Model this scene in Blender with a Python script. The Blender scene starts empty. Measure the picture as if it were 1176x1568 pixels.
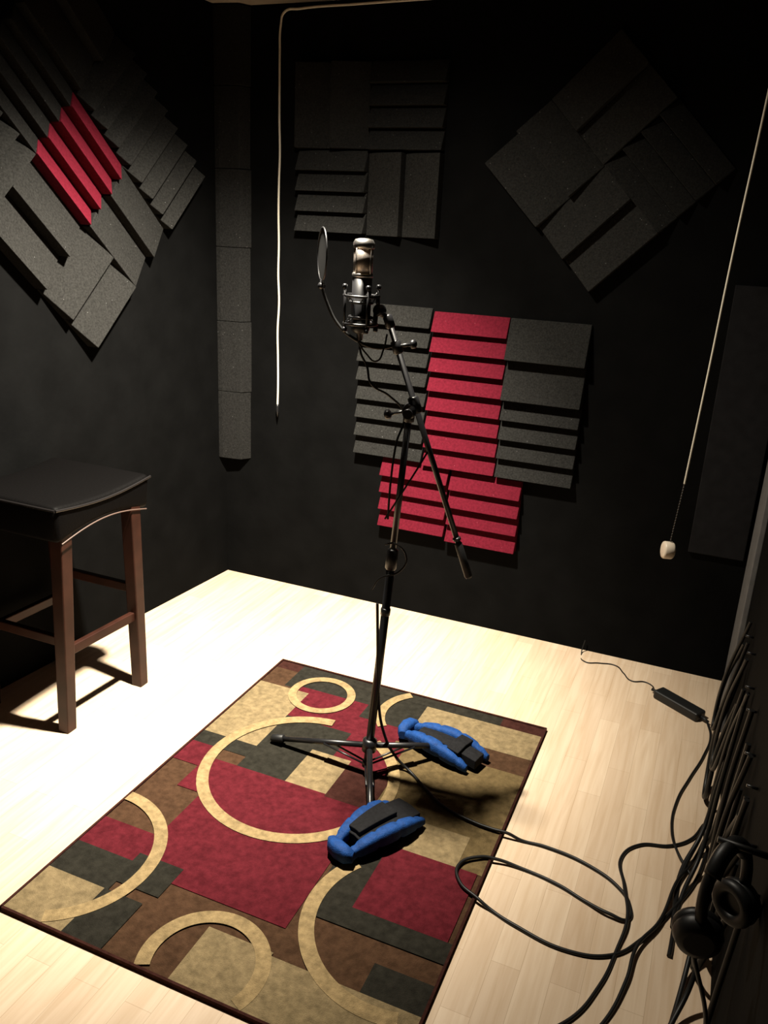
import bpy, bmesh, math, random
from mathutils import Vector as V, Matrix
random.seed(4)
scn=bpy.context.scene
scn.view_settings.view_transform='Standard'
scn.view_settings.look='None'
COL=bpy.context.collection

# ---------------------------------------------------------------- materials
def mat(name,col,rough=.6,spec=.5,metal=0,noise=0,nscale=30,bump=0,bscale=200,emit=0,glint=0):
    m=bpy.data.materials.new(name); m.use_nodes=True
    nt=m.node_tree; p=nt.nodes['Principled BSDF']
    p.inputs['Base Color'].default_value=(*col,1); p.inputs['Roughness'].default_value=rough
    p.inputs['Metallic'].default_value=metal; p.inputs['Specular IOR Level'].default_value=spec
    tc=nt.nodes.new('ShaderNodeTexCoord')
    if noise:
        n=nt.nodes.new('ShaderNodeTexNoise'); n.inputs['Scale'].default_value=nscale; n.inputs['Detail'].default_value=5
        nt.links.new(tc.outputs['Object'],n.inputs['Vector'])
        r=nt.nodes.new('ShaderNodeValToRGB')
        r.color_ramp.elements[0].position=.3; r.color_ramp.elements[1].position=.7
        r.color_ramp.elements[0].color=(*[c*(1-noise) for c in col],1)
        r.color_ramp.elements[1].color=(*[min(1,c*(1+noise)) for c in col],1)
        nt.links.new(n.outputs['Fac'],r.inputs['Fac']); out=r.outputs['Color']
        if glint:  # foam glints put into the base colour as tiny light dots
            vo=nt.nodes.new('ShaderNodeTexVoronoi'); vo.inputs['Scale'].default_value=38
            nt.links.new(tc.outputs['Object'],vo.inputs['Vector'])
            lt=nt.nodes.new('ShaderNodeMath'); lt.operation='LESS_THAN'; lt.inputs[1].default_value=.055
            nt.links.new(vo.outputs['Distance'],lt.inputs[0])
            mx=nt.nodes.new('ShaderNodeMix'); mx.data_type='RGBA'
            nt.links.new(lt.outputs[0],mx.inputs['Factor']); nt.links.new(out,mx.inputs['A'])
            mx.inputs['B'].default_value=(*[min(1,c*2+glint) for c in col],1); out=mx.outputs['Result']
        nt.links.new(out,p.inputs['Base Color'])
    if bump:
        n=nt.nodes.new('ShaderNodeTexNoise'); n.inputs['Scale'].default_value=bscale; n.inputs['Detail'].default_value=3
        nt.links.new(tc.outputs['Object'],n.inputs['Vector'])
        b=nt.nodes.new('ShaderNodeBump'); b.inputs['Strength'].default_value=bump; b.inputs['Distance'].default_value=.003
        nt.links.new(n.outputs['Fac'],b.inputs['Height']); nt.links.new(b.outputs['Normal'],p.inputs['Normal'])
    if emit:
        p.inputs['Emission Color'].default_value=(*col,1); p.inputs['Emission Strength'].default_value=emit
    return m
M_wall=mat('black_wall_paint',(.0024,.0024,.0024),.85,.04,noise=.25,nscale=8,bump=.25,bscale=60)
M_ceil=mat('ceiling_paint',(.26,.22,.17),.9,.2,noise=.1,nscale=10)
M_foam=mat('charcoal_foam',(.0155,.0152,.0142),.95,.06,noise=.35,nscale=160,bump=.5,bscale=400,glint=.07)
M_foamd=mat('dark_foam',(.0125,.0122,.0116),.95,.06,noise=.35,nscale=160,bump=.5,bscale=400,glint=.05)
M_red=mat('burgundy_foam',(.092,.0063,.0140),.92,.06,noise=.2,nscale=120,bump=.5,bscale=400,glint=.03)
M_blk=mat('black_powder_coat',(.008,.008,.009),.35,.45)
M_rub=mat('black_rubber',(.008,.008,.008),.5,.4)
M_chr=mat('brushed_silver',(.75,.73,.70),.28,.5,1)
M_mesh=mat('mic_grille_mesh',(.45,.40,.36),.35,.5,.9,noise=.6,nscale=900)
M_leath=mat('black_leather',(.0016,.0014,.0014),.60,.05,bump=.3,bscale=150)
M_pipe=mat('leather_piping',(.006,.005,.005),.35,.5)
M_wood=mat('dark_cherry_wood',(.024,.0078,.0046),.45,.20,noise=.35,nscale=14)
M_blue=mat('blue_neoprene',(.006,.042,.170),.7,.2,noise=.25,nscale=80,bump=.5,bscale=300)
M_bweb=mat('black_webbing',(.007,.007,.008),.8,.15,noise=.3,nscale=120)
M_cord=mat('white_cord',(.62,.57,.47),.7,.3)
M_ivory=mat('ivory_plastic',(.70,.60,.48),.4,.5)
M_trim=mat('grey_trim_paint',(.11,.11,.112),.6,.3,noise=.15,nscale=20)
M_cable=mat('cable_rubber',(.006,.006,.006),.45,.30)
M_hp=mat('headphone_plastic',(.004,.004,.004),.45,.25)
M_pop=mat('pop_filter_mesh',(.005,.005,.005),.8,.15,noise=.5,nscale=900)
M_white=mat('white_enamel',(.7,.7,.68),.4,.5)
M_bulb=mat('lamp_glow',(1,.93,.80),.4,.5,emit=3)

def floor_mat():
    m=bpy.data.materials.new('pale_laminate'); m.use_nodes=True; nt=m.node_tree; p=nt.nodes['Principled BSDF']
    L=nt.links.new; N=nt.nodes.new
    tc=N('ShaderNodeTexCoord'); mp=N('ShaderNodeMapping'); mp.inputs['Rotation'].default_value=(0,0,math.radians(90))
    L(tc.outputs['Object'],mp.inputs['Vector'])
    br=N('ShaderNodeTexBrick'); br.offset=.37; br.inputs['Scale'].default_value=1
    br.inputs['Brick Width'].default_value=.42; br.inputs['Row Height'].default_value=.065; br.inputs['Mortar Size'].default_value=.0005
    br.inputs['Mortar Smooth'].default_value=.1; br.inputs['Bias'].default_value=0
    br.inputs['Color1'].default_value=(.60,.465,.335,1); br.inputs['Color2'].default_value=(.67,.535,.395,1); br.inputs['Mortar'].default_value=(.46,.34,.23,1)
    L(mp.outputs[0],br.inputs['Vector'])
    mp2=N('ShaderNodeMapping'); mp2.inputs['Scale'].default_value=(40,2.2,1); L(tc.outputs['Object'],mp2.inputs['Vector'])
    n=N('ShaderNodeTexNoise'); n.inputs['Scale'].default_value=1.6; n.inputs['Detail'].default_value=6; n.inputs['Distortion'].default_value=.6
    L(mp2.outputs[0],n.inputs['Vector'])
    r=N('ShaderNodeValToRGB'); r.color_ramp.elements[0].position=.3; r.color_ramp.elements[0].color=(.86,.81,.75,1)
    r.color_ramp.elements[1].position=.65; r.color_ramp.elements[1].color=(1,1,1,1); L(n.outputs['Fac'],r.inputs['Fac'])
    mx=N('ShaderNodeMix'); mx.data_type='RGBA'; mx.blend_type='MULTIPLY'; mx.inputs['Factor'].default_value=1
    L(br.outputs['Color'],mx.inputs['A']); L(r.outputs['Color'],mx.inputs['B']); L(mx.outputs['Result'],p.inputs['Base Color'])
    p.inputs['Roughness'].default_value=.38; p.inputs['Specular IOR Level'].default_value=.35
    return m
M_floor=floor_mat()
def rugm(name,c): return mat('rug_'+name,c,.97,.05,noise=.28,nscale=60,bump=.9,bscale=420)
R=dict(red=rugm('red',(.078,.0095,.0140)),brown=rugm('brown',(.055,.029,.016)),dark=rugm('dark',(.019,.0175,.0135)),
       tan=rugm('tan',(.185,.138,.074)),cream=rugm('cream',(.25,.180,.090)),shaded_tan=rugm('shaded_tan',(.105,.074,.034)),maroon=rugm('maroon',(.036,.013,.010)))  # olive-tan tone: tan pile with shadow darkened into its colour

# ---------------------------------------------------------------- helpers
def obj(name,me,parent=None,mats=()):
    o=bpy.data.objects.new(name,me); COL.objects.link(o)
    for m in mats: me.materials.append(m)
    if parent: o.parent=parent
    return o
def empty(name,loc=(0,0,0)):
    o=bpy.data.objects.new(name,None); COL.objects.link(o); o.empty_display_size=.05; return o
def bm_obj(name,bm,mats,parent=None,smooth=False,bevel=0,seg=2,sub=0):
    bmesh.ops.recalc_face_normals(bm,faces=bm.faces)
    me=bpy.data.meshes.new(name); bm.to_mesh(me); bm.free()
    o=obj(name,me,parent,mats)
    if smooth:
        for p in me.polygons: p.use_smooth=True
    if bevel:
        b=o.modifiers.new('bevel','BEVEL'); b.width=bevel; b.segments=seg; b.limit_method='ANGLE'
    if sub:
        s=o.modifiers.new('sub','SUBSURF'); s.levels=sub; s.render_levels=sub
    return o
def hexa(bm,vs,mi=0):
    v=[bm.verts.new(p) for p in vs]
    for f in ((0,3,2,1),(4,5,6,7),(0,1,5,4),(1,2,6,5),(2,3,7,6),(3,0,4,7)):
        bm.faces.new([v[i] for i in f]).material_index=mi
def box(bm,a,b,mi=0):
    x0,y0,z0=a;x1,y1,z1=b
    hexa(bm,[(x0,y0,z0),(x1,y0,z0),(x1,y1,z0),(x0,y1,z0),(x0,y0,z1),(x1,y0,z1),(x1,y1,z1),(x0,y1,z1)],mi)
def frame(d):
    d=V(d).normalized(); a=V((0,0,1)) if abs(d.z)<.9 else V((1,0,0))
    s=d.cross(a).normalized(); t=s.cross(d).normalized(); return s,t,d
def lathe(bm,p0,axis,prof,mi=0,n=24):
    s,t,d=frame(axis); p0=V(p0); rings=[]
    for h,r in prof:
        rings.append([bm.verts.new(p0+d*h+(s*math.cos(a)+t*math.sin(a))*max(r,1e-5)) for a in [2*math.pi*i/n for i in range(n)]])
    for A,B in zip(rings,rings[1:]):
        for i in range(n): 
            f=bm.faces.new((A[i],A[(i+1)%n],B[(i+1)%n],B[i])); f.material_index=mi; f.smooth=True
    for Rg in (rings[0],rings[-1]):
        f=bm.faces.new(Rg); f.material_index=mi
def cyl(bm,p0,p1,r0,r1=None,mi=0,n=16):
    p0=V(p0);p1=V(p1); lathe(bm,p0,p1-p0,[(0,r0),((p1-p0).length,r0 if r1 is None else r1)],mi,n)
def tube(name,pts,r,m,parent=None,taper=None):
    cu=bpy.data.curves.new(name,'CURVE'); cu.dimensions='3D'; cu.bevel_depth=r; cu.bevel_resolution=3; cu.resolution_u=10; cu.use_fill_caps=True
    sp=cu.splines.new('BEZIER'); sp.bezier_points.add(len(pts)-1)
    for bp,p in zip(sp.bezier_points,pts):
        bp.co=p; bp.handle_left_type=bp.handle_right_type='AUTO'
    cu.materials.append(m)
    o=bpy.data.objects.new(name,cu); COL.objects.link(o)
    if parent: o.parent=parent
    return o
def torus(bm,c,axis,R_,r,mi=0,n=40,k=10,a0=0,a1=2*math.pi,sx=1):
    s,t,d=frame(axis); c=V(c); full=abs(a1-a0-2*math.pi)<1e-6; rings=[]
    m=n if full else n+1
    for i in range(m):
        a=a0+(a1-a0)*i/n; e=s*math.cos(a)*sx+t*math.sin(a); en=e.normalized()
        rings.append([bm.verts.new(c+e*R_+(en*math.cos(b)+d*math.sin(b))*r) for b in [2*math.pi*j/k for j in range(k)]])
    for i in range(n):
        A=rings[i];B=rings[(i+1)%m]
        for j in range(k):
            f=bm.faces.new((A[j],A[(j+1)%k],B[(j+1)%k],B[j])); f.material_index=mi; f.smooth=True
    if not full:
        bm.faces.new(rings[0]).material_index=mi; bm.faces.new(rings[-1]).material_index=mi

# ---------------------------------------------------------------- room shell
YB=2.99; H=2.27; XR=.19; YF=-.9
LC=V((-1.96,YB,0)); LE=(V((-2.05,1.76,0))-LC).normalized(); LN=V((-LE.y,LE.x,0));
if LN.x<0: LN=-LN
def room(name,a,b,m):
    bm=bmesh.new(); box(bm,a,b); return bm_obj(name,bm,[m])
room('floor',(-2.6,YF-.1,-.08),(.4,YB+.12,0),M_floor)
room('ceiling',(-2.6,YF-.1,H),(.4,YB+.12,H+.08),M_ceil)
room('wall_back',(-2.2,YB,0),(.3,YB+.1,H),M_wall)
room('wall_right',(XR,YF,0),(XR+.1,YB,H),M_wall)
room('wall_front',(-2.5,YF-.1,0),(.3,YF,H),M_wall)
bm=bmesh.new(); e=LC+LE*3.92; o_=-LN*.1
hexa(bm,[LC,e,e+o_,LC+o_]+[q+V((0,0,H)) for q in (LC,e,e+o_,LC+o_)])
bm_obj('wall_left',bm,[M_wall])
# grey door casing on the right wall by the corner
bm=bmesh.new(); box(bm,(XR-.018,2.62,0),(XR,2.90,1.12)); bm_obj('trim_1',bm,[M_trim],bevel=.003)

# ---------------------------------------------------------------- acoustic foam
def tile(bm,O,U,W,N,size,nw,mi,depth=.045,base=.010,gap=.0015):
    """saw-tooth tile: wedges run along U and stack along W, thick lip on the low-W side"""
    O=V(O);U=V(U).normalized();W=V(W).normalized();N=V(N).normalized()
    ju=random.uniform(-.002,.002)
    for k in range(nw):
        h=size/nw; w0=k*h; w1=(k+1)*h-.0008
        d0=depth*random.uniform(.93,1.05); u0=gap+ju; u1=size-gap+ju
        pts=[]
        for (u,w,n) in ((u0,w0,0),(u1,w0,0),(u1,w1,0),(u0,w1,0),(u0,w0,d0),(u1,w0,d0),(u1,w1,base),(u0,w1,base)):
            pts.append(O+U*u+W*w+N*(n+.0005))
        hexa(bm,pts,mi)
NB=V((0,-1,0)); XA=V((1,0,0)); ZA=V((0,0,1))
def wallpt(x,z): return V((x,YB,z))
FM=[M_foam,M_foamd,M_red]
def done(name,bm): return bm_obj(name,bm,FM,bevel=.0025,seg=2)
S=.292
bm=bmesh.new()
tile(bm,wallpt(-1.335,.66),XA,ZA,NB,S,4,0); tile(bm,wallpt(-1.335,.955),XA,ZA,NB,S,4,0)
tile(bm,wallpt(-1.04,.65),XA,ZA,NB,S,4,2); tile(bm,wallpt(-1.04,.945),XA,ZA,NB,S,4,2)
tile(bm,wallpt(-.745,.65),XA,ZA,NB,S,4,0); tile(bm,wallpt(-.745,.945),XA,ZA,NB,S,2,0,.06)
tile(bm,wallpt(-1.215,.37),XA,ZA,NB,.285,4,2); tile(bm,wallpt(-.925,.355),XA,ZA,NB,.285,4,2)
done('acoustic_foam_panel',bm)
bm=bmesh.new()
tile(bm,wallpt(-1.62,1.495),XA,ZA,NB,.288,4,0); tile(bm,wallpt(-1.33+.288,1.49),ZA,-XA,NB,.288,2,0,.055)
tile(bm,wallpt(-1.62,1.785),ZA,XA,NB,.288,2,1,.05); tile(bm,wallpt(-1.33,1.785),XA,ZA,NB,.288,4,1)
done('acoustic_foam_panel',bm)
a=(-XA+ZA).normalized(); c=(XA+ZA).normalized(); T=.284; B=wallpt(-.48,1.345)
bm=bmesh.new()
tile(bm,B,c,a,NB,T,2,0,.055); tile(bm,B+c*T+a*0,a,c,NB,T,4,0,.045)
tile(bm,B+a*T,a,c,NB,T,2,0,.05); tile(bm,B+a*T+c*T,c,a,NB,T,2,0,.05)
done('acoustic_foam_panel',bm)
def lp(s,z): return LC+LE*s+ZA*z
T=.277; B=lp(.76,1.085); i_=(-LE+ZA).normalized(); j_=(LE+ZA).normalized()
bm=bmesh.new()
def LT(i,j,kind,nw,mi,d=.05):
    O=B+i_*(T*i)+j_*(T*j)
    if kind=='j': tile(bm,O,j_,i_,LN,T,nw,mi,d)
    else: tile(bm,O,i_,j_,LN,T,nw,mi,d)
LT(0,0,'i',2,0,.05); LT(1,0,'j',2,0,.05); LT(2,0,'i',4,0,.05)
LT(0,1,'j',2,0,.06); LT(1,1,'j',4,2,.055); LT(2,1,'i',4,1)
LT(0,2,'i',4,0); LT(1,2,'j',4,1); LT(2,2,'j',2,1)
done('acoustic_foam_panel',bm)
# corner strip
bm=bmesh.new(); z=.55; k=0
while z<H-.01:
    z1=min(z+.29,H-.002); dd=.004*(k%2); 
    base=[LC+V((.004,-.003,0)),LC+LE*.055+LN*.001,LC+LE*.055+LN*.022,V((-1.86+dd,YB-.045,0)),V((-1.835+dd,YB-.001,0))]
    lo=[bm.verts.new(b+ZA*z) for b in base]; hi=[bm.verts.new(b+ZA*(z1-.002)) for b in base]
    bm.faces.new(lo); bm.faces.new(hi)
    for n in range(5): bm.faces.new((lo[n],lo[(n+1)%5],hi[(n+1)%5],hi[n]))
    z+=.29; k+=1
bm_obj('corner_foam_strip',bm,[M_foamd],bevel=.002)
bm=bmesh.new(); box(bm,(-.02,YB-.02,.48),(.165,YB-.0005,1.40)); bm_obj('fabric_wall_panel',bm,[mat('dark_fabric',(.009,.009,.010),.9,.1,noise=.2)],bevel=.003)

# ---------------------------------------------------------------- rug
RX0,RX1,RY0,RY1=-1.315,-.345,2.36,1.065
rw=RX1-RX0; rl=RY0-RY1
bm=bmesh.new(); keys=list(R)
def rr(s0,t0,s1,t1,c,lay):
    s0,s1=max(0,s0),min(rw,s1); t0,t1=max(0,t0),min(rl,t1); z=.0065+lay*.00012
    v=[bm.verts.new((RX0+s,RY0-t,z)) for s,t in ((s0,t0),(s1,t0),(s1,t1),(s0,t1))]
    bm.faces.new(v[::-1]).material_index=keys.index(c)
def ring(cs,ct,r,w,a0,a1,c,lay):
    n=64; z=.0065+lay*.00012
    for i in range(n):
        q=[]
        for a_,rad in ((a0+(a1-a0)*i/n,r-w/2),(a0+(a1-a0)*(i+1)/n,r-w/2),(a0+(a1-a0)*(i+1)/n,r+w/2),(a0+(a1-a0)*i/n,r+w/2)):
            s=cs+rad*math.cos(math.radians(a_)); t=ct+rad*math.sin(math.radians(a_)); q.append((s,t))
        if all(-.001<s<rw+.001 and -.001<t<rl+.001 for s,t in q):
            bm.faces.new([bm.verts.new((RX0+s,RY0-t,z)) for s,t in q]).material_index=keys.index(c)
box(bm,(RX0,RY1,.0),(RX1,RY0,.0065),keys.index('brown'))
rects=[(0,0,.10,.05,'maroon'),(.09,0,.58,.15,'dark'),(.13,.13,.62,.31,'red'),(.40,.03,.58,.21,'dark'),(.44,.21,.60,.31,'red'),
(0,.16,.19,.53,'tan'),(.58,.05,.97,.19,'tan'),(.40,0,.83,.05,'dark'),(.83,0,.97,.05,'maroon'),(.19,.31,.42,.62,'dark'),
(.56,.28,.97,.72,'shaded_tan'),(.42,.31,.60,.46,'red'),(0,.50,.19,.56,'dark'),(.35,.44,.48,.62,'tan'),(0,.56,.11,.66,'red'),
(.09,.61,.72,.76,'red'),(.17,.61,.61,1.07,'red'),(.48,.46,.62,.62,'maroon'),(.74,.60,.90,.74,'tan'),
(.0,.95,.20,1.05,'red'),(.0,1.05,.18,1.15,'dark'),(.17,1.02,.30,1.12,'dark'),(.0,1.15,.17,1.30,'tan'),(.17,1.15,.28,1.30,'dark'),
(.62,.76,.72,1.0,'dark'),(.62,.95,.97,1.01,'dark'),(.72,.72,.955,.95,'red'),
(.455,1.14,.62,1.30,'tan'),(.60,1.15,.97,1.30,'tan'),(.83,1.07,.97,1.15,'dark')]
for k,q in enumerate(rects): rr(*q,1+k)
ly=len(rects)+2
ring(.235,.15,.10,.028,0,360,'cream',ly); ring(.61,.13,.155,.03,140,290,'cream',ly+1)
ring(.37,.56,.275,.034,-60,265,'cream',ly+2); ring(0,1.08,.222,.034,-90,90,'cream',ly+3)
ring(.50,1.23,.128,.034,120,390,'cream',ly+4); ring(.865,.95,.235,.036,75,215,'cream',ly+5)
for a_,b_ in (((RX0-.003,RY1-.003),(RX0+.003,RY0+.003)),((RX1-.003,RY1-.003),(RX1+.003,RY0+.003)),((RX0,RY0-.003),(RX1,RY0+.003)),((RX0,RY1-.003),(RX1,RY1+.003))):
    box(bm,(a_[0],a_[1],0),(b_[0],b_[1],.0115),keys.index('maroon'))
bm_obj('area_rug',bm,[R[k] for k in keys])
RZ=.012

# ---------------------------------------------------------------- bar stool
st=empty('bar_stool')
bm=bmesh.new()
def bar(bm,p0,p1,w0,w1,mi=0,up=None,h0=None,h1=None):
    p0=V(p0);p1=V(p1); s,t,d=frame(p1-p0) if up is None else (None,None,(p1-p0).normalized())
    if up is not None:
        s=d.cross(V(up)).normalized(); t=s.cross(d).normalized()
    else:
        s=V((1,0,0)); t=V((0,1,0))
    h0=h0 or w0; h1=h1 or w1
    hexa(bm,[p0-s*w0/2-t*h0/2,p0+s*w0/2-t*h0/2,p0+s*w0/2+t*h0/2,p0-s*w0/2+t*h0/2,p1-s*w1/2-t*h1/2,p1+s*w1/2-t*h1/2,p1+s*w1/2+t*h1/2,p1-s*w1/2+t*h1/2],mi)
feet={'A':((-1.69,1.68),(-1.675,1.70)),'B':((-1.67,2.00),(-1.665,1.99)),'C':((-2.00,1.68),(-1.985,1.70)),'D':((-1.985,2.0),(-1.98,1.99))}
for k,(f,t_) in feet.items(): bar(bm,(*f,0),(*t_,.655),.038,.044)
def at(k,z): 
    f,t_=feet[k]; q=z/.655; return V((f[0]+(t_[0]-f[0])*q,f[1]+(t_[1]-f[1])*q,z))
for a_,b_,z in (('A','B',.265),('C','D',.265),('A','C',.30),('B','D',.36)):
    bar(bm,at(a_,z),at(b_,z),.020,.020,up=(0,0,1),h0=.030,h1=.030)
bm_obj('legs',bm,[M_wood],st,bevel=.003)
bm=bmesh.new(); nx,ny=8,10; x0,x1,y0,y1=-2.03,-1.635,1.645,2.055
def top(u,v): return .742-.016*math.sin(math.pi*v)
def bot(u,v): return .628+.028*math.sin(math.pi*v)
vt={};vb={}
for i in range(nx+1):
    for j in range(ny+1):
        u=i/nx;v=j/ny
        vt[i,j]=bm.verts.new((x0+(x1-x0)*u,y0+(y1-y0)*v,top(u,v)+.012*math.sin(math.pi*u)*math.sin(math.pi*v))); vb[i,j]=bm.verts.new((x0+.006+(x1-x0-.012)*u,y0+.006+(y1-y0-.012)*v,bot(u,v)))
for i in range(nx):
    for j in range(ny):
        bm.faces.new((vt[i,j],vt[i+1,j],vt[i+1,j+1],vt[i,j+1])); bm.faces.new((vb[i,j],vb[i,j+1],vb[i+1,j+1],vb[i+1,j]))
for i in range(nx):
    bm.faces.new((vt[i,0],vb[i,0],vb[i+1,0],vt[i+1,0])); bm.faces.new((vt[i,ny],vt[i+1,ny],vb[i+1,ny],vb[i,ny]))
for j in range(ny):
    bm.faces.new((vt[0,j],vt[0,j+1],vb[0,j+1],vb[0,j])); bm.faces.new((vt[nx,j],vb[nx,j],vb[nx,j+1],vt[nx,j+1]))
bm_obj('seat',bm,[M_leath],st,smooth=True,bevel=.016,seg=4)
tube('piping_side',[(x1+.001,y0+(y1-y0)*v,top(1,v)-.010) for v in [k/8 for k in range(9)]],.0038,M_pipe,st)
tube('piping_front',[(x0+(x1-x0)*u,y0-.001,top(u,0)-.010) for u in (0,.25,.5,.75,1)],.0038,M_pipe,st)
tube('welt_bottom',[(x1-.004,y0+.02+(y1-y0-.04)*v,bot(1,v)) for v in [k/8 for k in range(9)]],.0020,mat('welt_tan',(.08,.05,.04),.5),st)

# ---------------------------------------------------------------- microphone stand
ms=empty('microphone_stand')
c0=V((-.768,1.883,0)); pt=V((-.712,1.907,1.085)); pd=(pt-(c0+ZA*.05)).normalized()
def pole(z): return c0+ZA*.05+pd*((z-.05)/pd.z)
bm=bmesh.new()
cyl(bm,pole(.05),pole(.70),.0115); cyl(bm,pole(.70),pole(1.08),.0085)
lathe(bm,pole(.655),pd,[(0,.0115),(.005,.0155),(.03,.0155),(.055,.0145),(.06,.009)])
lathe(bm,pole(.52),pd,[(0,.0115),(.003,.0135),(.02,.0135),(.023,.0115)])
lathe(bm,pole(.09),pd,[(0,.012),(.002,.021),(.035,.021),(.04,.013)])
lathe(bm,pole(.035),pd,[(0,.008),(.003,.015),(.02,.015),(.023,.011)])
feet3=[V((-1.085,1.90,.024)),V((-.638,1.612,.024)),V((-.553,2.125,.024))]
for f in feet3:
    h=pole(.108)
    dirn=(f-h).normalized(); sd=V((-dirn.y,dirn.x,0)).normalized()
    cyl(bm,h+dirn*.015,f,.0085,.0085)
    lathe(bm,f-dirn*.035,dirn,[(0,.009),(.003,.0125),(.04,.0125),(.045,.010)],1)
    m_=h+(f-h)*.45
    bq=pole(.045)
    for s_ in (-1,1): cyl(bm,bq+sd*.006*s_,m_+sd*.010*s_,.003,.003,n=8)
bt=V((-.774,1.886,1.307)); bb=V((-.542,1.973,.649)); bd=(bb-bt).normalized()
cyl(bm,bt,bb,.0075)
lathe(bm,bb-bd*.10,bd,[(0,.0075),(.004,.0105),(.10,.0105),(.105,.008)],1)
lathe(bm,bb-bd*.115,bd,[(0,.0075),(.002,.011),(.008,.011),(.01,.0075)],0)
pv=bt+bd*((1.307-1.10)/-bd.z)
side=V((.25,-.95,0)).normalized()
lathe(bm,pt-pd*.03,pd,[(0,.0085),(.003,.014),(.03,.015),(.035,.010)])
lathe(bm,pt-side*.022,side,[(0,.012),(.004,.018),(.036,.018),(.04,.014),(.042,.006),(.06,.006),(.062,.012),(.07,.012)])
cyl(bm,pt,pv,.011); lathe(bm,pv-bd*.022,bd,[(0,.009),(.003,.014),(.04,.014),(.044,.009)])
cyl(bm,pt+V((-.005,0,0)),pt+V((-.045,-.01,-.012)),.004); lathe(bm,pt+V((-.045,-.01,-.012)),V((-1,-.2,-.2)),[(0,.006),(.004,.012),(.014,.012),(.018,.006)])
lathe(bm,bt+bd*.055,bd,[(0,.008),(.003,.013),(.03,.013),(.034,.008)])
js=bt+bd*.07
cyl(bm,js,js+V((.035,.0,.008)),.0045); lathe(bm,js+V((.035,0,.008)),V((1,0,.2)),[(0,.005),(.003,.011),(.012,.011),(.016,.005)])
lathe(bm,bt-bd*.01,bd,[(0,.006),(.004,.012),(.03,.012),(.034,.008)])
cyl(bm,bt,V((-.80,1.872,1.325)),.007); lathe(bm,V((-.795,1.86,1.325)),V((.3,1,0)),[(0,.010),(.004,.014),(.022,.014),(.026,.010)])
bm_obj('stand_frame',bm,[M_blk,M_rub],ms,smooth=False)
mt=V((-.832,1.857,1.487)); mb=V((-.834,1.857,1.272)); ma=(mt-mb).normalized()
bm=bmesh.new()
for z_,r_ in ((.020,.040),(.085,.042)): torus(bm,mb+ma*z_,ma,r_,.0032,0)
for z_,r_ in ((.035,.027),(.07,.027)): torus(bm,mb+ma*z_,ma,r_,.0035,0)
s_,t_,d_=frame(ma)
for k in range(4):
    a_=math.radians(45+90*k); e_=s_*math.cos(a_)+t_*math.sin(a_)
    cyl(bm,mb+ma*.008+e_*.040,mb+ma*.105+e_*.043,.003,n=8)
    lathe(bm,mb+ma*.10+e_*.043,ma,[(0,.003),(.002,.006),(.010,.006),(.012,.003)],0,12)
    lathe(bm,mb+ma*.0+e_*.040,ma,[(0,.003),(.002,.006),(.010,.006),(.012,.003)],0,12)
    for q in (-1,1):
        e2=s_*math.cos(a_+q*.5)+t_*math.sin(a_+q*.5)
        cyl(bm,mb+ma*.095+e_*.042,mb+ma*.07+e2*.028,.0013,n=6); cyl(bm,mb+ma*.015+e_*.040,mb+ma*.035+e2*.028,.0013,n=6)
cyl(bm,mb+ma*.02+V((.038,0,0)),V((-.80,1.872,1.325)),.006); cyl(bm,mb+ma*.085+V((.040,0.004,0)),V((-.795,1.872,1.33)),.005)
bm_obj('shock_mount',bm,[M_blk],ms)
bm=bmesh.new()
lathe(bm,mb,ma,[(-.02,.007),(-.005,.008),(-.002,.015),(.004,.022),(.012,.0235),(.128,.0235)],0,32)
lathe(bm,mb+ma*.128,ma,[(0,.0235),(.001,.0250),(.008,.0250),(.009,.0235)],1,32)
lathe(bm,mb+ma*.137,ma,[(0,.0228),(.058,.0228)],2,32)
lathe(bm,mb+ma*.193,ma,[(0,.0235),(.001,.0252),(.012,.0252),(.020,.021),(.0225,.010),(.023,.0005)],1,32)
for k in range(4):
    a_=math.radians(20+90*k); e_=s_*math.cos(a_)+t_*math.sin(a_)
    cyl(bm,mb+ma*.132+e_*.0232,mb+ma*.198+e_*.0232,.0018,mi=1,n=8)
bm_obj('condenser_microphone',bm,[M_blk,M_chr,M_mesh],ms)
bm=bmesh.new(); pc=V((-.925,1.826,1.447))
view=V((-.4511,.8905,-.0258)).normalized()
rightv=view.cross(ZA).normalized(); pax=(rightv*.985+view*.17).normalized()
torus(bm,pc,pax,.060,.0022,0); 
lathe(bm,pc-pax*.0006,pax,[(0,.059),(.0012,.059)],1,40)
cyl(bm,pc-ZA*.060,pc-ZA*.075,.004); lathe(bm,pc-ZA*.072-V((.008,0,0)),V((1,0,0)),[(0,.005),(.003,.008),(.013,.008),(.016,.005)])
bm_obj('pop_filter',bm,[M_blk,M_pop],ms)
tube('gooseneck',[pc-ZA*.07,(-.912,1.828,1.34),(-.885,1.838,1.288),(-.84,1.852,1.252),(-.79,1.872,1.236),(-.752,1.892,1.245)],.0040,M_rub,ms)
tube('mic_lead',[mb-ma*.015,mb-ma*.05+V((.005,0,0)),(-.815,1.865,1.19),(-.80,1.86,1.15),(-.76,1.885,1.12),(-.725,1.90,1.08),(-.735,1.885,1.0),(-.742,1.88,.9),(-.745,1.882,.80)],.0028,M_cable,ms)
tube('lead_loop',[(-.84,1.85,1.255),(-.815,1.86,1.22),(-.79,1.862,1.205),(-.775,1.87,1.235),(-.772,1.88,1.27)],.0022,M_cable,ms)
tube('lead_brace',[(-.662,1.925,.985),(-.685,1.90,.93),(-.72,1.885,.86),(-.752,1.88,.80)],.0025,M_cable,ms)
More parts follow.
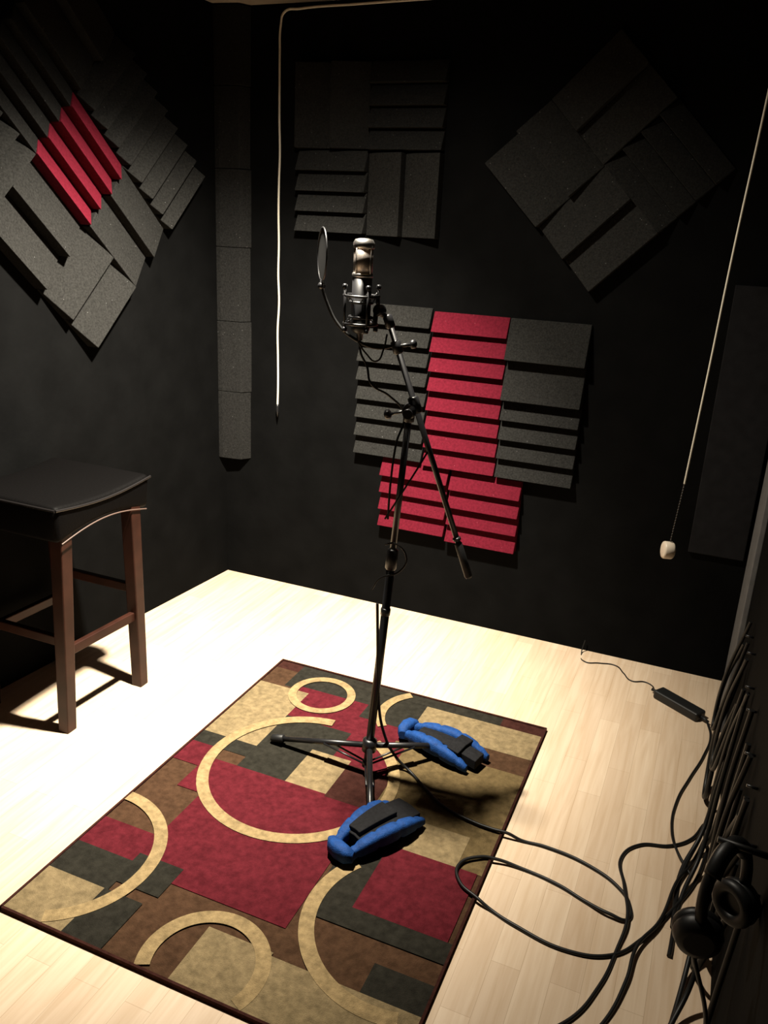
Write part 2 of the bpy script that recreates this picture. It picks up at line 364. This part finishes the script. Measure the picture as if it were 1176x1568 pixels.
tube('lead_side',[(-.748,1.88,.73),(-.722,1.885,.735),(-.690,1.89,.70),(-.705,1.885,.660),(-.755,1.87,.635),(-.775,1.868,.60)],.0025,M_cable,ms)
ml=empty('microphone_cable')
CR=.0042; Z=RZ+.004; F=.0045
tube('run_to_floor',[(-.758,1.872,.56),(-.752,1.875,.44),(-.748,1.885,.30),(-.735,1.91,.15),(-.70,1.945,.045),(-.66,1.945,Z),(-.59,1.89,Z),(-.52,1.84,Z),(-.43,1.815,Z),(-.37,1.81,Z),(-.33,1.812,Z),(-.29,1.815,F),(-.23,1.82,F),(-.11,1.80,F),(-.03,1.755,F),(0.0,1.71,F),(.0,1.66,F),(-.04,1.655,.010),(-.10,1.675,F),(-.17,1.70,F),(-.27,1.715,F),(-.33,1.71,.012),(-.37,1.695,Z),(-.41,1.645,Z),(-.39,1.59,Z),(-.335,1.56,.014),(-.30,1.55,F),(-.24,1.53,F),(-.11,1.51,F),(-.02,1.54,F),(.04,1.62,F),(.10,1.75,F),(.14,1.86,F),(.165,2.0,F)],CR,M_cable,ml)
fc=empty('floor_cable')
tube('run',[(-.20,1.22,F),(-.08,1.33,F),(-.03,1.45,F),(-.01,1.56,F),(.0,1.66,.012),(-.02,1.76,.012),(-.04,1.87,F),(0,1.94,F),(.07,1.97,F),(.12,2.02,F),(.15,2.10,F)],CR,M_cable,fc)
fc=empty('floor_cable')
tube('run',[(-.07,1.25,F),(-.01,1.36,F),(.02,1.48,.010),(.03,1.58,.014),(.07,1.68,.012),(.10,1.84,.012),(.13,1.93,F),(.16,2.06,F)],CR,M_cable,fc)
pa=empty('power_adapter')
bm=bmesh.new(); a0=V((-.035,2.765,.0)); a1=V((.115,2.665,.0)); d=(a1-a0).normalized(); s=V((-d.y,d.x,0)); w=.026; hh=.032
hexa(bm,[a0-s*w,a1-s*w,a1+s*w,a0+s*w]+[q+ZA*hh for q in (a0-s*w,a1-s*w,a1+s*w,a0+s*w)])
bm_obj('brick',bm,[M_rub],pa,bevel=.007,seg=3)
bm=bmesh.new(); cyl(bm,a1+ZA*.016,a1+d*.03+ZA*.012,.006,.004); cyl(bm,a0+ZA*.016,a0-d*.025+ZA*.012,.006,.004); bm_obj('strain_relief',bm,[M_rub],pa)
tube('thin_lead',[(-.33,2.975,.05),(-.335,2.955,.004),(-.31,2.89,.003),(-.26,2.905,.003),(-.20,2.915,.003),(-.165,2.87,.003),(-.13,2.825,.003),(-.085,2.84,.003),(-.055,2.82,.003),(-.055,2.785,.012)],.0022,M_cable,pa)
tube('dc_lead',[(.135,2.65,.012),(.150,2.58,F),(.135,2.45,F),(.10,2.30,F),(.075,2.18,F),(.070,2.05,F),(.09,1.95,.012),(.13,1.88,F)],.0036,M_cable,pa)

# ---------------------------------------------------------------- blue ankle weights
def weight(name,cx,cy,ang,L,spread,zb,flip=1,web=.034,cap=False):
    """padded band folded into a narrow V: two fat blue lobes hinged at one end, black webbing between them"""
    e=empty(name); ca,sa=math.cos(ang),math.sin(ang)
    def tr(x,y,z): y*=flip; return V((cx+x*ca-y*sa,cy+x*sa+y*ca,z))
    def loft(bm,path,mi,k=14):
        rings=[]
        for idx,(x,y,z,w,h) in enumerate(path):
            if idx==0: dx,dy=path[1][0]-x,path[1][1]-y
            elif idx==len(path)-1: dx,dy=x-path[-2][0],y-path[-2][1]
            else: dx,dy=path[idx+1][0]-path[idx-1][0],path[idx+1][1]-path[idx-1][1]
            q=math.hypot(dx,dy) or 1; nx_,ny_=-dy/q,dx/q
            rg=[]
            for j in range(k):
                b=2*math.pi*j/k; cb=math.copysign(abs(math.cos(b))**.6,math.cos(b)); sb=math.copysign(abs(math.sin(b))**.6,math.sin(b))
                rg.append(bm.verts.new(tr(x+nx_*w*cb,y+ny_*w*cb,z+h*sb)))
            rings.append(rg)
        for A,B_ in zip(rings,rings[1:]):
            for j in range(k):
                f=bm.faces.new((A[j],A[(j+1)%k],B_[(j+1)%k],B_[j])); f.smooth=True; f.material_index=mi
        for rg in (rings[0],rings[-1]): bm.faces.new(rg).material_index=mi
    hl=L/2; n=30
    bm=bmesh.new()
    for sg in (1,-1):
        path=[]
        for i in range(n+1):
            q=i/n; x=-hl+L*q*(1 if sg>0 else .92); y=sg*(.022+spread*math.sin(q*math.pi*.62))
            env=max(.45,min(1,(math.sin(math.pi*min(max(q,.02),.98)))**.3))
            seam=1-.22*math.exp(-((q*4)%1-.5)**2/.006)
            path.append((x,y,zb+.024*env+.010*math.sin(math.pi*q),.0185*env*seam,.023*env*seam))
        loft(bm,path,0)
    loft(bm,[(-hl+.014,-.042,zb+.022,.011,.013),(-hl+.004,-.024,zb+.024,.017,.021),(-hl+.001,0,zb+.025,.019,.022),(-hl+.004,.024,zb+.024,.017,.021),(-hl+.014,.042,zb+.022,.011,.013)],0)
    bm_obj('padded_band',bm,[M_blue,M_bweb],e)
    bm=bmesh.new()
    def slab(xa,xb,y0,y1,zo,mi,m=12,th=.006):
        rows=[]
        for i in range(m+1):
            q=(xa+(xb-xa)*i/m+hl)/L; x=-hl+L*q; sp=.45+.55*math.sin(math.pi*.62*min(1,max(0,q)))
            z=zb+zo+.012*math.sin(math.pi*min(1,max(0,q)))
            ys=[y0+(y1-y0)*j/4 for j in range(5)]
            t_=[bm.verts.new(tr(x,y*sp,z-.35*abs(y)*.3)) for y in ys]; b_=[bm.verts.new(tr(x,y*sp,z-.35*abs(y)*.3-th)) for y in ys[::-1]]
            rows.append(t_+b_)
        for A,B_ in zip(rows,rows[1:]):
            k=len(A)
            for j in range(k): bm.faces.new((A[j],A[(j+1)%k],B_[(j+1)%k],B_[j])).material_index=mi
        bm.faces.new(rows[0]).material_index=mi; bm.faces.new(rows[-1]).material_index=mi
    slab(-hl*.60,hl*.97,-web,web,.037,1,th=.030)
    if cap: slab(-hl*.55,hl*.45,-web*.95,web*.45,.050,1,th=.012)
    else: slab(hl*.30,hl*.60,-web*1.7,web*1.7,.0485,1,th=.006)
    bm_obj('webbing_strap',bm,[M_blue,M_bweb],e,bevel=.002)
weight('ankle_weight',-.607,2.085,math.radians(-14),.270,.024,RZ+.003,web=.026)
weight('ankle_weight',-.640,1.650,math.radians(66),.255,.028,RZ+.003,flip=-1,web=.042,cap=True)

# ---------------------------------------------------------------- cords
pc1=empty('hanging_cord')
pts=[(-.80,YB-.012,H-.012),(-1.1,YB-.012,H-.014),(-1.4,YB-.012,H-.018),(-1.62,YB-.02,H-.025),(-1.675,YB-.03,H-.035),(-1.69,YB-.03,H-.08)]
z=2.1
while z>.85: pts.append((-1.69+random.uniform(-.003,.003),YB-.03,z)); z-=.11
pts.append((-1.69,YB-.03,.80))
tube('cord',pts,.0040,M_cord,pc1)
bm=bmesh.new(); lathe(bm,(-1.69,YB-.03,.81),(0,0,-1),[(0,.0052),(.01,.006),(.03,.005),(.055,.001)]); bm_obj('cord_tip',bm,[M_blk],pc1)
pc2=empty('light_pull_cord')
yc=2.3; kt=V((-.066,yc,.705))
tube('cord',[(-.003,yc,H),(-.012,yc,2.05),(-.021,yc,1.80),(-.034,yc,1.5),(-.043,yc,1.2),(-.054,yc,.90)],.0030,M_cord,pc2)
bm=bmesh.new(); q=V((-.054,yc,.90))
while (q-kt).length>.03:
    lathe(bm,q,(kt-q),[(0,.0008),(.002,.0025),(.005,.0025),(.007,.0008)],0,8); q=q+(kt-q).normalized()*.008
cyl(bm,(-.054,yc,.91),kt+V((.002,0,.02)),.0009,n=6)
bm_obj('bead_chain',bm,[mat('bead_dark',(.05,.045,.04),.4,.5,.6)],pc2)
bm=bmesh.new(); ax=V((-.93,-.36,.06)).normalized(); lathe(bm,kt-ax*.014,ax,[(0,.018),(.002,.022),(.006,.0245),(.026,.0245),(.029,.023),(.031,.016),(.0315,.001)],0,36)
bm_obj('pull_knob',bm,[M_ivory],pc2)

# ---------------------------------------------------------------- hanging cables & headphones on the right wall
cb=empty('cable_bundle')
for i in range(9):
    y0=random.uniform(1.40,2.40); zt=random.uniform(.36,.54); w=random.uniform(.08,.18); xx=XR-.018-random.uniform(0,.025)
    zl=random.uniform(.02,.18); yo=random.uniform(-.10,.08)
    tube('loop',[(XR-.012,y0,zt),(xx-.005,y0+w*.3+yo*.5,zt*.6),(xx-.01,y0+yo+w*.25,zl),(xx-.01,y0+yo-w*.2,zl),(xx,y0-w*.55,zt*.55),(XR-.012,y0-w*.6,zt-.04)],random.uniform(.005,.0075),M_cable,cb)
for i in range(6):
    y0=random.uniform(1.25,2.2); zt=random.uniform(.3,.5)
    tube('drop',[(XR-.012,y0,zt),(XR-.03,y0-.03,zt*.5),(XR-.045,y0-.08,.06),(XR-.06-random.uniform(0,.03),y0-.2,F+.001),(XR-.09,y0-.40,F+.001)],.0055,M_cable,cb)
bm=bmesh.new()
for k in range(8):
    y=1.22+k*.15; cyl(bm,(XR-.001,y,.53-.02*(k%2)),(XR-.022,y,.532-.02*(k%2)),.003)
bm_obj('hook_pegs',bm,[M_blk],cb)
hp=empty('headphones'); hc=V((.130,1.15,.555))
bm=bmesh.new()
torus(bm,hc+V((0,0,.02)),(1,-.55,.1),.080,.009,0,n=44,a0=math.radians(-20),a1=math.radians(200),sx=.80); torus(bm,hc+V((0,0,.030)),(1,-.55,.1),.070,.013,1,n=24,a0=math.radians(35),a1=math.radians(145),sx=.80)
hs,ht,hd=frame((1,-.55,.1))
for sg in (-1,1):
    ec=hc+hs*sg*.058+V((0,0,-.030)); ax=(hs*(-sg)+V((-.55,-.3,.05))).normalized()
    lathe(bm,ec-ax*.018,ax,[(0,.022),(.004,.032),(.018,.037),(.028,.035)],0,32); torus(bm,ec+ax*.013,ax,.027,.011,1,n=32)
    cyl(bm,ec+V((0,0,.03)),hc+hs*sg*.063+V((0,0,.02)),.006)
cyl(bm,(XR-.001,1.15,.658),(XR-.085,1.15,.664),.005)
bm_obj('headset_body',bm,[M_hp,M_hp],hp)
tube('headphone_lead',[hc+hs*.06+V((0,0,-.065)),hc+V((.01,-.03,-.2)),(.14,1.20,.2),(.12,1.28,F+.001),(.08,1.23,F+.001)],.0035,M_cable,hp)

# ---------------------------------------------------------------- lamp
lx,ly_,lz=-1.02,1.87,2.22
cl=empty('ceiling_spotlight')
bm=bmesh.new()
lathe(bm,(lx,ly_,H-.0005),(0,0,-1),[(0,.055),(.008,.055),(.010,.045),(.012,.0)],0,32)
lathe(bm,(lx,ly_,H-.012),(0,0,-1),[(0,.02),(.01,.02)],0,20)
bm_obj('housing',bm,[M_white],cl)
bm=bmesh.new(); lathe(bm,(lx,ly_,H-.022),(0,0,-1),[(0,.012),(.004,.022),(.015,.026),(.02,.018),(.022,.001)],0,20); bm_obj('bulb',bm,[M_bulb],cl)
for nm,en,sz,aim in (('spot_beam',880,100,(-1.80,2.34,0)),('spot_spill',155,160,(-1.02,2.05,0))):
    ld=bpy.data.lights.new(nm,'SPOT'); ld.energy=en; ld.color=(1,.915,.765); ld.spot_size=math.radians(sz); ld.spot_blend=1; ld.shadow_soft_size=.04
    lo=bpy.data.objects.new(nm,ld); COL.objects.link(lo); lo.parent=cl; lo.location=(lx,ly_,lz-.01)
    lo.rotation_euler=(V(aim)-V(lo.location)).to_track_quat('-Z','Y').to_euler()
w=bpy.data.worlds.new('w'); scn.world=w; w.use_nodes=True; w.node_tree.nodes['Background'].inputs[0].default_value=(.01,.01,.012,1)

# ---------------------------------------------------------------- camera
r=V((.9202,.3879,.0495)).normalized(); b=V((.3537,-.8793,.3190)); b=(b-r*b.dot(r)).normalized(); u=b.cross(r)
cd=bpy.data.cameras.new('camera'); cd.sensor_fit='VERTICAL'; cd.sensor_height=24; cd.lens=24*1290/1600; cd.clip_start=.02
co=bpy.data.objects.new('camera',cd); COL.objects.link(co)
co.matrix_world=Matrix(((r.x,u.x,b.x,0),(r.y,u.y,b.y,0),(r.z,u.z,b.z,1.5),(0,0,0,1)))
scn.camera=co
